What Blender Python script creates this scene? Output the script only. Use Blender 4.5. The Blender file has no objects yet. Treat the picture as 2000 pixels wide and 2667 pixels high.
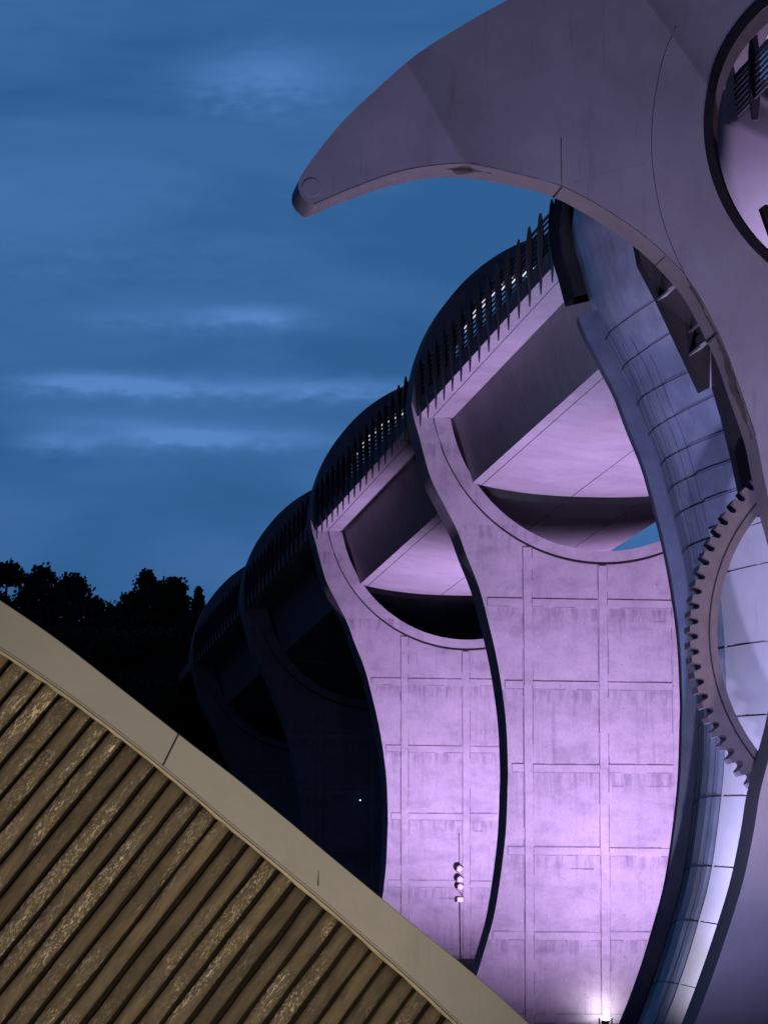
import bpy, bmesh, math, random
from mathutils import Vector, Matrix, noise
from mathutils.geometry import tessellate_polygon

random.seed(7)
S = bpy.context.scene
C = S.collection
# ------------------------------------------------------------------ camera model
W, H, F = 2000.0, 2667.0, 9244.0
VPX, VPY = -335.0, 2670.0                      # vanishing point of the aqueduct axis (world +Y)
CAMZ = 1.6
ey = Vector((VPX - W / 2, H / 2 - VPY, -F)).normalized()
ez = Vector((0, F, H / 2 - VPY)).normalized()
ex = ey.cross(ez)
ex.normalize()
ez = ex.cross(ey)
R = Matrix((ex, ey, ez))                       # camera coords -> world coords
cam_d = bpy.data.cameras.new('camera')
cam = bpy.data.objects.new('camera', cam_d)
C.objects.link(cam)
cam_d.sensor_fit = 'HORIZONTAL'
cam_d.sensor_width = 36.0
cam_d.lens = F / W * 36.0
cam_d.clip_start, cam_d.clip_end = 0.1, 4000
cam.matrix_world = Matrix.Translation((0, 0, CAMZ)) @ R.to_4x4()
S.camera = cam


def P(px, py, Y):
    """world (x, z) of a photo measurement on the vertical plane y = Y"""
    d = R @ Vector((px - W / 2, H / 2 - py, -F))
    t = Y / d.y
    return (d.x * t, d.z * t + CAMZ)


# ------------------------------------------------------------------ helpers
def setp(o, label=None, cat=None, group=None, kind=None):
    for k, v in (('label', label), ('category', cat), ('group', group), ('kind', kind)):
        if v:
            o[k] = v
    return o


def empty(name, loc, label, cat, group=None):
    o = bpy.data.objects.new(name, None)
    C.objects.link(o)
    o.location = loc
    o.empty_display_size = 0.3
    return setp(o, label, cat, group)


def link(name, bm, mat, parent=None, smooth=False, world=True):
    me = bpy.data.meshes.new(name)
    if smooth:
        for f in bm.faces:
            f.smooth = True
    bm.normal_update()
    bm.to_mesh(me)
    bm.free()
    me.materials.append(mat)
    o = bpy.data.objects.new(name, me)
    C.objects.link(o)
    if parent:
        o.parent = parent
        if world:
            o.location = -Vector(parent.location)
    return o


def copy_thing(root, loc):
    c = root.copy()
    C.objects.link(c)
    c.location = loc
    for ch in list(root.children):
        d = ch.copy()
        C.objects.link(d)
        d.parent = c
        for g in list(ch.children):
            e = g.copy()
            C.objects.link(e)
            e.parent = d
    return c


def box(bm, x0, x1, y0, y1, z0, z1):
    v = [bm.verts.new(p) for p in ((x0, y0, z0), (x1, y0, z0), (x1, y1, z0), (x0, y1, z0),
                                   (x0, y0, z1), (x1, y0, z1), (x1, y1, z1), (x0, y1, z1))]
    for f in ((0, 3, 2, 1), (4, 5, 6, 7), (0, 1, 5, 4), (1, 2, 6, 5), (2, 3, 7, 6), (3, 0, 4, 7)):
        bm.faces.new([v[i] for i in f])


def solid_xz(bm, outer, holes, y0, y1, sharp=True, smooth_sides=True):
    """solid with an x-z outline (and holes), from y0 (front) to y1 (back)"""
    loops = [outer] + list(holes)
    flat = [p for L in loops for p in L]
    tris = tessellate_polygon([[Vector((p[0], p[1], 0)) for p in L] for L in loops])
    vf = [bm.verts.new((p[0], y0, p[1])) for p in flat]
    vb = [bm.verts.new((p[0], y1, p[1])) for p in flat]
    for a, b, c in tris:
        for vv, flip in ((vf, 0), (vb, 1)):
            q = [vv[a], vv[b], vv[c]]
            try:
                bm.faces.new(q[::-1] if flip else q)
            except ValueError:
                pass
    k = 0
    for L in loops:
        n = len(L)
        for i in range(n):
            j = (i + 1) % n
            f = bm.faces.new((vf[k + i], vf[k + j], vb[k + j], vb[k + i]))
            f.smooth = smooth_sides
        k += n
    bmesh.ops.recalc_face_normals(bm, faces=bm.faces[:])
    if sharp:
        for vv in (vf, vb):
            s = set(vv)
            for e in bm.edges:
                if e.verts[0] in s and e.verts[1] in s:
                    e.smooth = False
    return bm


def tube(bm, pts, r, n=8, caps=True):
    pts = [Vector(p) for p in pts]
    rings = []
    for i, p in enumerate(pts):
        t = (pts[min(i + 1, len(pts) - 1)] - pts[max(i - 1, 0)]).normalized()
        u = t.orthogonal().normalized() if abs(t.z) > 0.9 else t.cross(Vector((0, 0, 1))).normalized()
        v = t.cross(u)
        rr = r[i] if isinstance(r, (list, tuple)) else r
        rings.append([bm.verts.new(p + (u * math.cos(a) + v * math.sin(a)) * rr)
                      for a in [2 * math.pi * k / n for k in range(n)]])
    for A, B in zip(rings, rings[1:]):
        for k in range(n):
            bm.faces.new((A[k], A[(k + 1) % n], B[(k + 1) % n], B[k])).smooth = True
    if caps:
        bm.faces.new(rings[0][::-1])
        bm.faces.new(rings[-1])


def spline(pts, n=8):
    """Catmull-Rom through 2-D points"""
    out = []
    p = [pts[0]] + list(pts) + [pts[-1]]
    for i in range(1, len(p) - 2):
        for k in range(n):
            t = k / n
            q = []
            for c in range(2):
                a, b, d, e = p[i - 1][c], p[i][c], p[i + 1][c], p[i + 2][c]
                q.append(0.5 * (2 * b + (d - a) * t + (2 * a - 5 * b + 4 * d - e) * t * t + (3 * b - a - 3 * d + e) * t ** 3))
            out.append(tuple(q))
    out.append(tuple(pts[-1]))
    return out


def arc(cx, cz, r, a0, a1, n):
    return [(cx + r * math.cos(math.radians(a0 + (a1 - a0) * i / n)),
             cz + r * math.sin(math.radians(a0 + (a1 - a0) * i / n))) for i in range(n + 1)]


# ------------------------------------------------------------------ materials
class NT:
    def __init__(s, name):
        s.m = bpy.data.materials.new(name)
        s.m.use_nodes = True
        s.t = s.m.node_tree
        s.t.nodes.clear()
        s.out = s.n('ShaderNodeOutputMaterial')
        s.b = s.n('ShaderNodeBsdfPrincipled')
        s.l(s.b.outputs[0], s.out.inputs[0])

    def n(s, ty, **kw):
        x = s.t.nodes.new(ty)
        for k, v in kw.items():
            if k.startswith('i_'):
                x.inputs[k[2:]].default_value = v
            else:
                setattr(x, k, v)
        return x

    def l(s, a, b):
        s.t.links.new(a, b)

    def noise(s, vec, scale, detail=6, rough=0.6, dist=0.0):
        x = s.n('ShaderNodeTexNoise')
        x.inputs['Scale'].default_value = scale
        x.inputs['Detail'].default_value = detail
        x.inputs['Roughness'].default_value = rough
        x.inputs['Distortion'].default_value = dist
        s.l(vec, x.inputs['Vector'])
        return x.outputs['Fac']

    def ramp(s, fac, *st):
        x = s.n('ShaderNodeValToRGB')
        e = x.color_ramp.elements
        while len(e) < len(st):
            e.new(0.5)
        for q, (p, c) in zip(e, st):
            q.position = p
            q.color = (c, c, c, 1) if isinstance(c, (int, float)) else (*c, 1)
        s.l(fac, x.inputs[0])
        return x.outputs[0]

    def mix(s, a, b, fac, mode='MIX'):
        x = s.n('ShaderNodeMix', data_type='RGBA', blend_type=mode)
        for sock, v in ((x.inputs[6], a), (x.inputs[7], b), (x.inputs[0], fac)):
            if isinstance(v, bpy.types.NodeSocket):
                s.l(v, sock)
            elif isinstance(v, (int, float)):
                sock.default_value = v
            else:
                sock.default_value = (*v, 1)
        return x.outputs[2]

    def mapping(s, vec, scale=(1, 1, 1), loc=(0, 0, 0), rot=(0, 0, 0)):
        x = s.n('ShaderNodeMapping')
        x.inputs['Scale'].default_value = scale
        x.inputs['Location'].default_value = loc
        x.inputs['Rotation'].default_value = rot
        s.l(vec, x.inputs['Vector'])
        return x.outputs[0]

    def bump(s, h, strength=0.3, dist=0.02):
        x = s.n('ShaderNodeBump')
        x.inputs['Strength'].default_value = strength
        x.inputs['Distance'].default_value = dist
        s.l(h, x.inputs['Height'])
        s.l(x.outputs[0], s.b.inputs['Normal'])

    def objvec(s, rnd=True):
        tc = s.n('ShaderNodeTexCoord')
        if not rnd:
            return tc.outputs['Object']
        oi = s.n('ShaderNodeObjectInfo')
        mu = s.n('ShaderNodeVectorMath', operation='SCALE')
        mu.inputs[0].default_value = (37.0, 11.0, 53.0)
        s.l(oi.outputs['Random'], mu.inputs['Scale'])
        ad = s.n('ShaderNodeVectorMath', operation='ADD')
        s.l(tc.outputs['Object'], ad.inputs[0])
        s.l(mu.outputs[0], ad.inputs[1])
        return ad.outputs[0]


def concrete(name, lo, hi, streak=True, rough=0.85, soft=0.75):
    m = NT(name)
    v = m.objvec()
    big = m.noise(v, 0.55, 5, 0.62, 0.3)
    med = m.noise(v, 1.7, 9, 0.66, 0.25)
    fine = m.noise(v, 16, 6, 0.7)
    bands = m.noise(m.mapping(v, (0.55, 0.55, 1.5)), 1.0, 7, 0.62, 0.3)     # day-joints and blotches of the pours
    col = m.mix(lo, hi, m.ramp(big, (0.34, 0.0), (0.62, 1.0)))
    col = m.mix(col, m.mix(col, (0.66, 0.63, 0.69), 1.0, 'MULTIPLY'), m.ramp(med, (0.47, 0.0), (0.76, 0.95 * soft)))
    col = m.mix(col, m.mix(col, (0.64, 0.61, 0.68), 1.0, 'MULTIPLY'), m.ramp(bands, (0.50, 0.0), (0.74, 0.9 * soft)))
    if streak:
        st = m.noise(m.mapping(v, (5.0, 5.0, 0.22)), 1.5, 5, 0.7)
        wh = m.noise(v, 0.7, 3)
        f = m.n('ShaderNodeMath', operation='MULTIPLY')
        m.l(m.ramp(st, (0.52, 0.0), (0.70, 1.0)), f.inputs[0])
        m.l(m.ramp(wh, (0.42, 0.0), (0.6, 0.8)), f.inputs[1])
        col = m.mix(col, m.mix(col, (0.66, 0.64, 0.7), 1.0, 'MULTIPLY'), f.outputs[0])
        # drips and grime hanging below each cast ledge
        tcz = m.n('ShaderNodeTexCoord')
        sp = m.n('ShaderNodeSeparateXYZ')
        m.l(tcz.outputs['Object'], sp.inputs[0])
        q = [m.n('ShaderNodeMath', operation=o) for o in ('SUBTRACT', 'DIVIDE', 'FRACT', 'MULTIPLY')]
        q[0].inputs[0].default_value = LEDGE_Z
        m.l(sp.outputs[2], q[0].inputs[1])
        m.l(q[0].outputs[0], q[1].inputs[0])
        q[1].inputs[1].default_value = LEDGE_STEP
        m.l(q[1].outputs[0], q[2].inputs[0])
        m.l(m.ramp(q[2].outputs[0], (0.05, 0.0), (0.07, 1.0), (0.20, 0.75), (0.24, 0.25), (0.6, 0.0)), q[3].inputs[0])
        dr = m.noise(m.mapping(v, (4.0, 4.0, 0.5)), 1.4, 6, 0.7)
        m.l(m.ramp(dr, (0.44, 0.0), (0.62, 0.9)), q[3].inputs[1])
        col = m.mix(col, m.mix(col, (0.60, 0.57, 0.64), 1.0, 'MULTIPLY'), q[3].outputs[0])
    col = m.mix(col, m.mix(col, (0.86, 0.86, 0.86), 1.0, 'MULTIPLY'), m.ramp(fine, (0.4, 0.0), (0.65, 1.0)))
    m.l(col, m.b.inputs['Base Color'])
    m.b.inputs['Roughness'].default_value = rough
    m.bump(m.mix(fine, med, 0.5), 0.35, 0.02)
    return m.m


def paint(name, col, rough=0.5, var=0.12, scale=1.2, metallic=0.0, dirt=0.0, spec=0.5):
    m = NT(name)
    v = m.objvec()
    a = m.noise(v, scale, 6, 0.65)
    c = m.mix(tuple(x * (1 - var) for x in col), tuple(min(1, x * (1 + var)) for x in col), m.ramp(a, (0.3, 0.0), (0.7, 1.0)))
    if dirt:
        st = m.noise(m.mapping(v, (3, 3, 0.3)), 1.2, 6, 0.7)
        c = m.mix(c, m.mix(c, (0.35, 0.33, 0.32), 1.0, 'MULTIPLY'), m.ramp(st, (0.58, 0.0), (0.78, dirt)))
    m.l(c, m.b.inputs['Base Color'])
    m.b.inputs['Metallic'].default_value = metallic
    m.b.inputs['Specular IOR Level'].default_value = spec
    r = m.ramp(m.noise(v, scale * 6, 4), (0.3, max(0.02, rough - 0.08)), (0.7, min(1, rough + 0.08)))
    m.l(r, m.b.inputs['Roughness'])
    m.bump(m.noise(v, 30, 4), 0.08, 0.01)
    return m.m


def glow(name, col, strength):
    m = NT(name)
    m.b.inputs['Base Color'].default_value = (0.8, 0.8, 0.8, 1)
    m.b.inputs['Emission Color'].default_value = (*col, 1)
    m.b.inputs['Emission Strength'].default_value = strength
    return m.m


def wood():
    m = NT('weathered_timber')
    uv = m.n('ShaderNodeUVMap').outputs[0]
    at = m.n('ShaderNodeAttribute', attribute_name='tint').outputs['Fac']
    grain = m.noise(m.mapping(uv, (1.6, 26, 1)), 2.2, 8, 0.7, 0.6)
    patch = m.noise(m.mapping(uv, (1.3, 5.0, 1)), 2.0, 7, 0.68, 1.2)
    flake = m.noise(m.mapping(uv, (8, 32, 1)), 2.8, 9, 0.72, 1.6)
    zone = m.noise(m.mapping(uv, (1.0, 3.0, 1)), 1.3, 4, 0.6, 0.5)
    c = m.mix((0.112, 0.084, 0.052), (0.235, 0.178, 0.112), m.ramp(grain, (0.3, 0.0), (0.72, 1.0)))
    c = m.mix(c, (0.085, 0.070, 0.052), m.ramp(patch, (0.42, 0.0), (0.62, 0.85)))
    f = m.n('ShaderNodeMath', operation='MULTIPLY')
    m.l(m.ramp(flake, (0.52, 0.0), (0.555, 1.0)), f.inputs[0])
    pb = m.n('ShaderNodeMath', operation='MULTIPLY')
    m.l(m.ramp(zone, (0.46, 0.0), (0.57, 1.0)), pb.inputs[0])
    m.l(m.ramp(at, (0.0, 0.25), (0.35, 0.45), (0.6, 1.0), (0.8, 0.6), (1.0, 1.0)), pb.inputs[1])
    m.l(pb.outputs[0], f.inputs[1])
    c = m.mix(c, (0.85, 0.72, 0.54), f.outputs[0])                        # pale peeling bark
    tint = m.n('ShaderNodeMapRange')
    tint.inputs['To Min'].default_value = 0.68
    tint.inputs['To Max'].default_value = 1.2
    m.l(at, tint.inputs[0])
    c = m.mix(c, tint.outputs[0], 1.0, 'MULTIPLY')
    m.l(c, m.b.inputs['Base Color'])
    m.b.inputs['Roughness'].default_value = 0.8
    hh = m.n('ShaderNodeMath', operation='ADD')
    m.l(grain, hh.inputs[0])
    m.l(f.outputs[0], hh.inputs[1])
    m.bump(hh.outputs[0], 0.7, 0.008)
    return m.m


def foliage():
    m = NT('dark_foliage')
    v = m.objvec()
    c = m.mix((0.045, 0.06, 0.03), (0.11, 0.13, 0.07), m.noise(v, 0.6, 4))
    m.l(c, m.b.inputs['Base Color'])
    m.b.inputs['Roughness'].default_value = 0.8
    return m.m


def turf():
    m = NT('hill_turf')
    v = m.objvec(False)
    c = m.mix((0.012, 0.016, 0.008), (0.026, 0.034, 0.015), m.ramp(m.noise(v, 0.12, 8, 0.7), (0.35, 0.0), (0.65, 1.0)))
    m.l(c, m.b.inputs['Base Color'])
    m.b.inputs['Roughness'].default_value = 0.95
    m.bump(m.noise(v, 1.5, 8, 0.75), 0.6, 0.15)
    return m.m


LEDGE_Z = P(1563, 1573, 103.8)[1]
LEDGE_STEP = (LEDGE_Z - P(1563, 2655, 103.8)[1]) / 5
M_CONC = concrete('pier_concrete', (0.41, 0.40, 0.41), (0.50, 0.48, 0.49))
M_RIB = concrete('rib_concrete', (0.42, 0.405, 0.415), (0.51, 0.49, 0.50), streak=False)
M_DIRT = paint('joint_grime', (0.22, 0.205, 0.235), 0.95, 0.4, 5.0, spec=0.1)
M_SOFF = concrete('trough_concrete', (0.41, 0.40, 0.41), (0.48, 0.47, 0.48), streak=False, soft=0.45)
M_END = paint('end_pier_panels', (0.33, 0.365, 0.46), 0.34, 0.20, 1.4, dirt=0.5, spec=0.6)
M_STRIP = paint('shaded_edge_concrete', (0.135, 0.155, 0.21), 0.8, 0.25, 1.2, dirt=0.4, spec=0.3)  # darker colour puts shade on the back strip, which the lamps over-light
M_LIT_FRONT = paint('lit_front_paint', (0.66, 0.62, 0.62), 0.35, 0.08, 1.0, dirt=0.3)  # paler colour carries the lamp-lit streak of the front edge
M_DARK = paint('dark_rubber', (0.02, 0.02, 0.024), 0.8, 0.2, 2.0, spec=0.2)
M_FIN = paint('dark_fin_steel', (0.05, 0.045, 0.055), 0.6, 0.2, 2.0)
M_RAIL = paint('rail_steel', (0.05, 0.05, 0.06), 0.5, 0.2, 2.0)
M_ARM = paint('arm_steel_paint', (0.33, 0.32, 0.385), 0.55, 0.14, 0.6, dirt=0.5, spec=0.35)
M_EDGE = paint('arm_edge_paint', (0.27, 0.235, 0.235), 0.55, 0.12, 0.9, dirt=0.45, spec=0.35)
M_SEAM = paint('weld_seam', (0.05, 0.045, 0.055), 0.8, 0.2, 3.0, spec=0.2)
M_GEAR = paint('gear_steel', (0.23, 0.19, 0.20), 0.5, 0.16, 3.0, dirt=0.3)
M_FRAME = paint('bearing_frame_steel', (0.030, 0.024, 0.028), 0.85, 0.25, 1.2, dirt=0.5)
M_HULL = paint('pale_hull_paint', (0.55, 0.52, 0.58), 0.5, 0.08, 0.6, dirt=0.15)
M_ZINC = paint('galvanised_steel', (0.45, 0.44, 0.46), 0.45, 0.12, 3.0)
M_FASC = paint('fascia_metal', (0.325, 0.31, 0.30), 0.5, 0.09, 1.1, dirt=0.25, spec=0.4)
M_TRIM = paint('drip_trim', (0.40, 0.345, 0.25), 0.6, 0.25, 6.0, dirt=0.6)
M_BACK = paint('tarred_backing', (0.014, 0.011, 0.008), 0.9, 0.3, 3.0, spec=0.1)
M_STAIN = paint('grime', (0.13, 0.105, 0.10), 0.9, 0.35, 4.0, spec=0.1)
M_WOOD = wood()
M_LEAF = foliage()
M_BARK = paint('tree_bark', (0.06, 0.045, 0.035), 0.9, 0.3, 3.0)
M_TURF = turf()
M_LENS = paint('lamp_lens', (0.75, 0.74, 0.78), 0.15, 0.05, 2.0)
M_LAMPP = glow('flood_lens_glow', (1.0, 0.86, 1.0), 60)
M_DOTW = glow('white_led', (0.9, 0.88, 1.0), 6)
M_DOTB = glow('blue_led', (0.30, 0.55, 1.0), 3.5)
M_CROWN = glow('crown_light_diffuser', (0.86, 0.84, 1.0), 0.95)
M_CABLE = paint('grey_cable', (0.15, 0.14, 0.16), 0.6, 0.2, 3.0)
M_BOX = paint('white_box_plastic', (0.78, 0.74, 0.72), 0.4, 0.06, 4.0)

# ------------------------------------------------------------------ layout of the aqueduct
Y0, U = 103.8, 25.0                             # front face of the first fully seen pier, span length
YP = [Y0 + U * k for k in range(4)]             # four seen piers
T = 1.4                                         # pier thickness
YE_F, YE_B = 75.0, 81.0                         # the thick end pier by the wheel
CX, _ = P(1563, 1065, Y0)
_, ZS = P(1180, 1089, Y0)                       # underside of the walkway slabs
HX, HZ = P(1568, 1040, Y0)
HX = CX
HR = HZ - P(1568, 1437, Y0)[1]
OX, OZ = P(1563, 1078, Y0)
OR = OX - P(1073, 1055, Y0)[0]


def ground_z(x, y):
    def st(a, b):
        t = min(1, max(0, (y - a) / (b - a)))
        return t * t * (3 - 2 * t)
    z = 1.35 * st(66, 78) + 2.45 * st(107, 119) + 5.0 * st(132, 178) + 13.5 * st(177, 193) + 2.0 * st(212, 270)
    z += 4.0 * st(300, 520)
    if y > 150:
        z += 1.2 * noise.noise(Vector((x * 0.02, y * 0.02, 0))) * min(1, (y - 150) / 40)
    return z


bm = bmesh.new()
xs = [-500, -300, -180, -110, -70] + [-50 + 4 * i for i in range(36)] + [110, 150, 220, 340, 560]
ys = [-60, -20, 0, 20, 40, 55] + [62 + 3 * i for i in range(76)] + [300, 340, 400, 480, 600, 900, 1500]
grid = [[bm.verts.new((x, y, ground_z(x, y))) for x in xs] for y in ys]
for j in range(len(ys) - 1):
    for i in range(len(xs) - 1):
        bm.faces.new((grid[j][i], grid[j][i + 1], grid[j + 1][i + 1], grid[j + 1][i])).smooth = True
setp(link('ground', bm, M_TURF), kind='structure')

# ------------------------------------------------------------------ piers
edge_px = [(1072, 1052), (1078, 1090), (1090, 1130), (1104, 1185), (1124, 1250), (1161, 1323), (1191, 1382), (1214, 1445), (1245, 1523), (1264, 1590),
           (1291, 1702), (1309, 1807), (1319, 1898), (1323, 2006), (1322, 2051), (1317, 2170), (1302, 2296),
           (1286, 2389), (1265, 2465), (1239, 2549), (1205, 2640), (1165, 2730), (1130, 2800)]
edge = [P(a, b, Y0) for a, b in edge_px]
edge = [(x - CX, z) for x, z in edge]           # relative to the axis
edge = spline(edge, 5)
ZBOT = edge[-1][1]
# outline: left profile from the foot up, ring over the top, mirrored profile down
a_left = math.degrees(math.atan2(edge[0][1] - OZ, edge[0][0]))
if a_left < 0:
    a_left += 360
left_up = [(x, z) for x, z in reversed(edge)]
top = arc(0, OZ, OR, a_left, 180 - a_left + 0 if a_left > 180 else 180 - a_left, 72)
if a_left > 180:
    top = arc(0, OZ, OR, a_left, -(a_left - 180), 72)
pier_outline = left_up + top[1:-1] + [(-x, z) for x, z in edge]
hole = arc(0, HZ, HR, 0, 360, 96)[:-1]


def half_width(z):
    for (xa, za), (xb, zb) in zip(edge, edge[1:]):
        if zb <= z <= za:
            t = (za - z) / (za - zb)
            return -(xa + (xb - xa) * t)
    return 5.0


RIM_Z = HZ + (P(1568, 1022, Y0)[1] - P(1568, 1040, Y0)[1])
RIM_R = RIM_Z - P(1568, 1464, Y0)[1]


def rim_bottom(x):
    return RIM_Z - math.sqrt(max(0.0, RIM_R ** 2 - x * x))


def pier_mesh():
    bm = bmesh.new()
    solid_xz(bm, pier_outline, [hole], 0, T)
    return bm


def groove(bm, x0, z0, x1, z1, w):
    """a dirty form joint: a thin strip broken into uneven pieces"""
    n = max(1, int((abs(x1 - x0) + abs(z1 - z0)) / 0.33))
    for i in range(n):
        if random.random() < 0.22:
            continue
        ww = w * random.uniform(0.35, 1.0)
        a, b = i / n, (i + 1) / n
        xa, xb, za, zb = x0 + (x1 - x0) * a, x0 + (x1 - x0) * b, z0 + (z1 - z0) * a, z0 + (z1 - z0) * b
        if abs(x1 - x0) > abs(z1 - z0):
            q = [(xa, za - ww), (xb, zb - ww), (xb, zb), (xa, za)]
        else:
            q = [(xa, za), (xa + ww, za), (xb + ww, zb), (xb, zb)]
        bm.faces.new([bm.verts.new((p[0], -0.004, p[1])) for p in q])


def rib_mesh():
    bm, bg = bmesh.new(), bmesh.new()
    # cast ribs of the formwork on the front and the back
    hw = 0.125
    rows = [P(1563, y, Y0)[1] for y in (1573, 1786, 2003, 2219, 2440, 2655)]
    for xr in (-2.27, 0.02, 2.27):
        ztop = rim_bottom(xr) - 0.12
        segs = [ztop] + rows + [ZBOT + 0.2]
        for a, b in zip(segs, segs[1:]):
            j = random.uniform(-0.012, 0.012)
            if abs(xr) + hw + 0.06 < min(half_width(a), half_width(b)):
                box(bm, xr - hw + j, xr + hw + j, -0.034, -0.001, b, a - 0.002)
                groove(bg, xr - hw - 0.035, b, xr - hw - 0.035, a, 0.034)
                groove(bg, xr + hw + 0.002, b, xr + hw + 0.002, a, 0.045)
    for z in rows:
        h = half_width(z) - 0.12
        cuts = [-h] + [c for xr in (-2.27, 0.02, 2.27) if abs(xr) + hw < h for c in (xr - hw - 0.02, xr + hw + 0.02)] + [h]
        for a, b in zip(cuts[::2], cuts[1::2]):
            if b - a > 0.1:
                j = random.uniform(-0.015, 0.015)
                box(bm, a, b, -0.028, -0.001, z - 0.11 + j, z + 0.11 + j)
                groove(bg, a, z - 0.112 + j, b, z - 0.112 + j, 0.03)
                groove(bg, a, z + 0.15 + j, b, z + 0.15 + j, 0.035)
                if random.random() < 0.6:
                    groove(bg, a + (b - a) * random.uniform(0, 0.4), z - 0.5, b - (b - a) * random.uniform(0, 0.2), z - 0.5, 0.04)
    for z in [rows[0] + 1.2] + [(a + b) / 2 for a, b in zip(rows, rows[1:])]:
        for x in (-1.75, -0.55, 0.6, 1.72):
            if random.random() < 0.55:
                cx_, cz_ = x + random.uniform(-0.05, 0.05), z + random.choice((-0.6, 0.6)) + random.uniform(-0.04, 0.04)
                if cz_ < rim_bottom(cx_) - 0.3:
                    bg.faces.new([bg.verts.new((cx_ + 0.022 * math.cos(k * 1.0472), -0.004, cz_ - 0.022 * math.sin(k * 1.0472))) for k in range(6)])
    return bm, bg


def ring_band(bm, r0f, r1f, c0, c1, a0, a1, y0, y1, n=64):
    o = [(c1[0] + r1f * math.cos(math.radians(a)), c1[1] + r1f * math.sin(math.radians(a))) for a in [a0 + (a1 - a0) * i / n for i in range(n + 1)]]
    q = [(c0[0] + r0f * math.cos(math.radians(a)), c0[1] + r0f * math.sin(math.radians(a))) for a in [a0 + (a1 - a0) * i / n for i in range(n + 1)]]
    solid_xz(bm, o + q[::-1], [], y0, y1)


pier0 = empty('aqueduct_pier', (CX, YP[0], ZBOT),
              'largest purple-lit concrete pier, with a glowing floodlight at its foot', 'pier', 'concrete piers of the aqueduct')
bm = pier_mesh()
for k, part in enumerate(rib_mesh()):
    tmp = bpy.data.meshes.new('tmp')
    part.normal_update()
    for f in part.faces:
        f.material_index = k + 1
    part.to_mesh(tmp)
    bm.from_mesh(tmp)
    part.free()
    bpy.data.meshes.remove(tmp)
w = link('pier_wall', bm, M_CONC, pier0, world=False)
w.data.materials.append(M_RIB)
w.data.materials.append(M_DIRT)
w.location = (0, 0, -ZBOT)
bm = bmesh.new()
ring_band(bm, HR + 0.002, RIM_R, (0, HZ), (0, RIM_Z), 189, 351, -0.10, -0.002)
r = link('ring_rim', bm, M_CONC, pier0, world=False)
r.location = (0, 0, -ZBOT)
bm = bmesh.new()
aa = [200 + 140 * i / 60 for i in range(61)]
wj = [0.012 + 0.062 * max(0.0, -math.sin(math.radians(a))) ** 3 for a in aa]
solid_xz(bm, [((RIM_R + 0.005 + w_) * math.cos(math.radians(a)), RIM_Z + (RIM_R + 0.005 + w_) * math.sin(math.radians(a))) for a, w_ in zip(aa, wj)] +
         [((RIM_R + 0.003) * math.cos(math.radians(a)), RIM_Z + (RIM_R + 0.003) * math.sin(math.radians(a))) for a in aa[::-1]], [], -0.03, -0.002)
r = link('rim_joint', bm, M_DARK, pier0, world=False)
r.location = (0, 0, -ZBOT)
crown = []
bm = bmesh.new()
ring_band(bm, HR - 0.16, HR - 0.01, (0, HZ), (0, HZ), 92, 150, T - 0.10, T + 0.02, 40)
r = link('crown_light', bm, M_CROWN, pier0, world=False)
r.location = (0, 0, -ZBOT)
pier_labels = ['purple-lit concrete pier of middle size with three round lamps on its face',
               'unlit dark concrete pier behind the purple pier with the round lamps',
               'faint dark concrete pier farthest back, beside the trees']
for k in (1, 2, 3):
    c = copy_thing(pier0, (CX, YP[k], ZBOT))
    c['label'] = pier_labels[k - 1]
    if k > 1:
        for ch in list(c.children):
            if ch.name.startswith('crown_light'):
                bpy.data.objects.remove(ch)

# ------------------------------------------------------------------ end pier by the wheel
endp = empty('end_pier', (CX, YE_F, ZBOT), 'thick steel-blue end pier with panelled curved side, close behind the wheel arm', 'pier')


def grow(pts, d):
    return [(x - d if x < 0 else x + d, z) for x, z in pts]


bm = bmesh.new()
solid_xz(bm, [(x * 0.80 / 0.955, z) for x, z in pier_outline], [[(x * 0.80 / 0.955, z) for x, z in hole]], YE_F + 2.0, YE_B - 0.9)
# pull the core in a little so the side panels sit proud of it
for v in bm.verts:
    v.co.x *= 0.955
link('pier_core', bm, M_CONC, endp, world=False).location = (0, -YE_F, -ZBOT)


def side_sheet(section, mat, name, z0, z1, seam=True, sgn=-1, soft=False):
    """a curved side panel: the pier outline swept through a plan section of (y, inset) points, closed at the back"""
    bm = bmesh.new()
    outline = [p for p in pier_outline if z0 - 1e-6 <= p[1] <= z1 + 1e-6 and p[0] * sgn >= 0]
    if sgn > 0:
        outline = outline[::-1]
    section = [(y, ins - 0.12) for y, ins in section]
    rows = []
    for i, (x, z) in enumerate(outline):
        a = outline[max(i - 1, 0)]
        b = outline[min(i + 1, len(outline) - 1)]
        t = Vector((b[0] - a[0], b[1] - a[1])).normalized()
        nrm = Vector((-t.y, t.x)) if sgn < 0 else Vector((t.y, -t.x))
        row = []
        for y, ins in section:
            row.append(bm.verts.new((x - nrm.x * ins, y, z - nrm.y * ins)))
        rows.append(row)
    for A, B in zip(rows, rows[1:]):
        for k in range(len(section) - 1):
            f = bm.faces.new((A[k], A[k + 1], B[k + 1], B[k]))
            f.smooth = True
    for e in bm.edges:
        d = e.verts[1].co - e.verts[0].co
        if abs(d.y) < 1e-4 and not soft:
            e.smooth = False
    return link(name, bm, mat, endp, world=False)


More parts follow.
